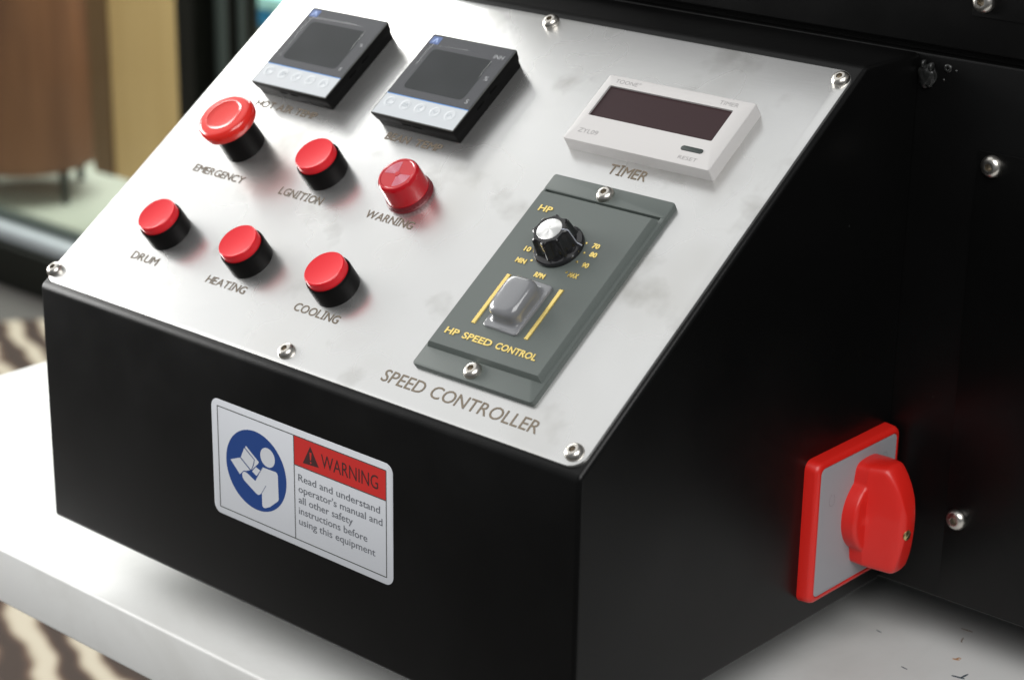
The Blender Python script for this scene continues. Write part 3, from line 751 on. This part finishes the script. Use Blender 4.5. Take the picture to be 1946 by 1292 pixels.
# handle: a round hub that scoops up into an upright grip blade with a bulging outer edge
def lerp(tab, h):
    for (h0, v0), (h1, v1) in zip(tab, tab[1:]):
        if h <= h1: return v0 + (v1-v0)*(h-h0)/(h1-h0)
    return tab[-1][1]
def grip():
    bm = bmesh.new(); n = 56; secs = []
    RT = [(0, 17.3), (5.2, 17.3), (6.0, 17.0), (6.6, 16.2), (6.9, 14.5), (7.2, 6), (30, 1)]
    WT = [(0, 10.6), (6, 10.4), (14, 7.8), (18, 6.6), (20.5, 5.6), (21.8, 4.2), (22.4, 2.8)]
    TT = [(0, 23.4), (12, 23.9), (13.2, 23.5), (14.4, 22.4), (16.5, 19.6), (18.8, 15.6), (20.6, 11), (21.8, 6.5), (22.4, 3.5)]
    BT = [(0, 22.8), (10, 23.3), (16.5, 23.6), (18.0, 23.0), (19.2, 21.4), (20.3, 17.5), (21.3, 12.5), (22.0, 8), (22.4, 4)]
    for h in (0, 2.5, 5.2, 5.6, 6.0, 6.3, 6.6, 6.75, 6.9, 7.05, 7.2, 9, 11, 12.4, 13.2, 14.4, 15.5, 16.5, 17.5, 18.4, 19.2, 20, 20.6, 21.2, 21.7, 22.1, 22.4):
        R_, w_, tp, bt = lerp(RT, h), lerp(WT, h), lerp(TT, h), lerp(BT, h); prof = []
        for i in range(n+1):
            t_ = -math.cos(math.pi*i/n); z = t_*(tp if t_ > 0 else bt)
            e = (1 - abs(t_)**26)**.5 if abs(t_) < 1 else 0
            y = w_*(1-.22*t_*t_)*max(e, .02)
            if abs(z) < R_: y = max(y, math.sqrt(R_*R_-z*z))
            prof.append((y, z))
        secs.append([(-y, z, h) for y, z in prof] + [(y, z, h) for y, z in reversed(prof)])
    loft(bm, secs); return finish(bm, 'switch_handle', SW_RED, 42)
place('switch_handle', grip(), RS, Rw(CY+6.3, CZ+.8, 316.2), label='red grip blade standing out of a round hub')
bm = lathe([(2.3, 0), (2.3, .6), (1.8, 1.0), (0, 1.05)], 18)
add_box(bm, -1.8, -.28, .95, 1.8, .28, 1.12, mi=1)
place('handle_screw', finish(bm, 'handle_screw', [BRASS, SOCKET], 40), RS, Rw(CY+4.2, CZ-3.6, 316.2+21.9) @ Matrix.Rotation(rad(35), 4, 'Z'), label='small brass slotted screw')

# ================================================================== SURROUNDINGS (far out of focus)
rug = bmesh.new()
n = 60; pts = []
for i in range(n):
    a = 2*math.pi*i/n; r = 1 + .10*math.sin(4*a+1) + .05*math.sin(7*a)
    pts.append((-1560 + 980*r*math.cos(a)*.97 , 1040 + 500*r*math.sin(a)))
loft(rug, [[(x+1560, y-1040, 0) for x, y in pts], [(x+1560, y-1040, 6) for x, y in pts]])
o = place('rug', finish(rug, 'rug', RUG), None, T(-1560, 1040, -890)); tag(o, 'cream and brown zebra striped hide rug lying on the floor behind the table', 'rug')

wf = thing('glazed_door', 'black framed glass door behind the machine on the left', 'door', (-1900, 1560, -890))
place('bottom_rail', box_me('bottom_rail', (-4200, 1535, -890, 1500, 1600, -812), FRAME, 4), wf)
place('threshold_trim', box_me('threshold_trim', (-4200, 1550, -811.5, 1500, 1590, -786), ALU, 6, 3), wf, label='grey aluminium strip')
place('glazing_bead', box_me('glazing_bead', (-4200, 1575, -785.5, 1500, 1598, -770), ALU2, 3), wf)
place('stile', box_me('stile', (-1804, 1548, -785, -1762, 1610, 900), FRAME, 4), wf)
place('stile', box_me('stile', (-1719.5, 1580, -769, -1708, 1608, 900), FRAME, 3), wf)
place('stile', box_me('stile', (-1682.5, 1585, -769, -1673, 1606, 900), FRAME, 3), wf)
place('seal_strip', box_me('seal_strip', (-1761.5, 1590, -769, -1720, 1605, 900), ALU2, 2), wf)
place('seal_strip', box_me('seal_strip', (-1707.5, 1592, -769, -1683, 1602, 900), ALU2, 2), wf)
place('pane', box_me('pane', (-4200, 1582, -769.5, -1804.5, 1588, 900), GLASS), wf)
place('pane', box_me('pane', (-1672.5, 1590, -769.5, 1500, 1588, 900), GLASS), wf)

ch = thing('stool', 'brown leather upholstered stool on thin dark legs outside the glass', 'stool', (-2790, 1950, -896))
def seat():
    bm = bmesh.new(); segs = 96; S = []
    for r_, z in ((0, -832), (128, -832), (142, -825), (147, -807), (150, -600), (151, -380), (144, -345), (120, -330), (0, -326)):
        S.append([((max(r_, .01)+(1.6*math.cos(math.pi*2*i/segs*12) if r_ > 140 else 0))*math.cos(2*math.pi*i/segs), (max(r_, .01)+(1.6*math.cos(math.pi*2*i/segs*12) if r_ > 140 else 0))*math.sin(2*math.pi*i/segs), z) for i in range(segs)])
    loft(bm, S, False, False); return finish(bm, 'upholstery', LEATHER, 60)
place('upholstery', seat(), ch, T(-2790, 1950, 0))
for dx, dy in ((130, -4), (4, 130), (-130, 4), (-4, -130)):
    place('leg', finish(lathe([(8, -896), (11, -831)], 16, True), 'leg', METAL_LEG), ch, T(-2790+dx, 1950+dy, 0))
cb = thing('wooden_panel', 'upright tan wooden panel with a dark brown edge outside the glass', 'panel', (-2300, 1930, -896))
place('board', box_me('board', (-2440, 1905, -790, -2150, 1955, 200), TANWOOD, 4), cb)
place('edge_board', box_me('edge_board', (-2500, 1900, -790, -2441, 1955, 200), TANWOOD_D, 4), cb, label='dark brown edge board')
for x in (-2400, -2190):
    place('leg', box_me('leg', (x-12, 1918, -896, x+12, 1942, -790.5), METAL_LEG, 2), cb)
cr = thing('crate', 'olive crate under the blue tub seen past the door frame', 'crate', (-2500, 2480, -896))
for z in (-896, -800, -704):
    place('slat', box_me('slat', (-2800, 2380, z+2, -2150, 2395, z+92), CRATE, 3), cr)
    place('slat', box_me('slat', (-2800, 2600, z+2, -2150, 2615, z+92), CRATE, 3), cr)
for x in (-2815, -2149.5):
    place('end_board', box_me('end_board', (x, 2380, -896, x+14, 2615, -606), CRATE, 2), cr)
place('lid_board', box_me('lid_board', (-2815, 2375, -605.5, -2135, 2620, -590), CRATE, 3), cr)
tb = place('storage_tub', box_me('storage_tub', (-2780, 2400, -590, -2180, 2600, -548), BLUE_TUB, 8, 4), None, T(0, 0, 0.3)); tag(tb, 'blue plastic tub with a pale cyan lid on the olive crate', 'tub')
lid = place('tub_lid', box_me('tub_lid', (-2790, 2392, -547, -2170, 2608, -515), CYAN_LID, 6, 3), tb, T(0, 0, 0.3), label='pale cyan lid')
print('objects', len(bpy.data.objects))
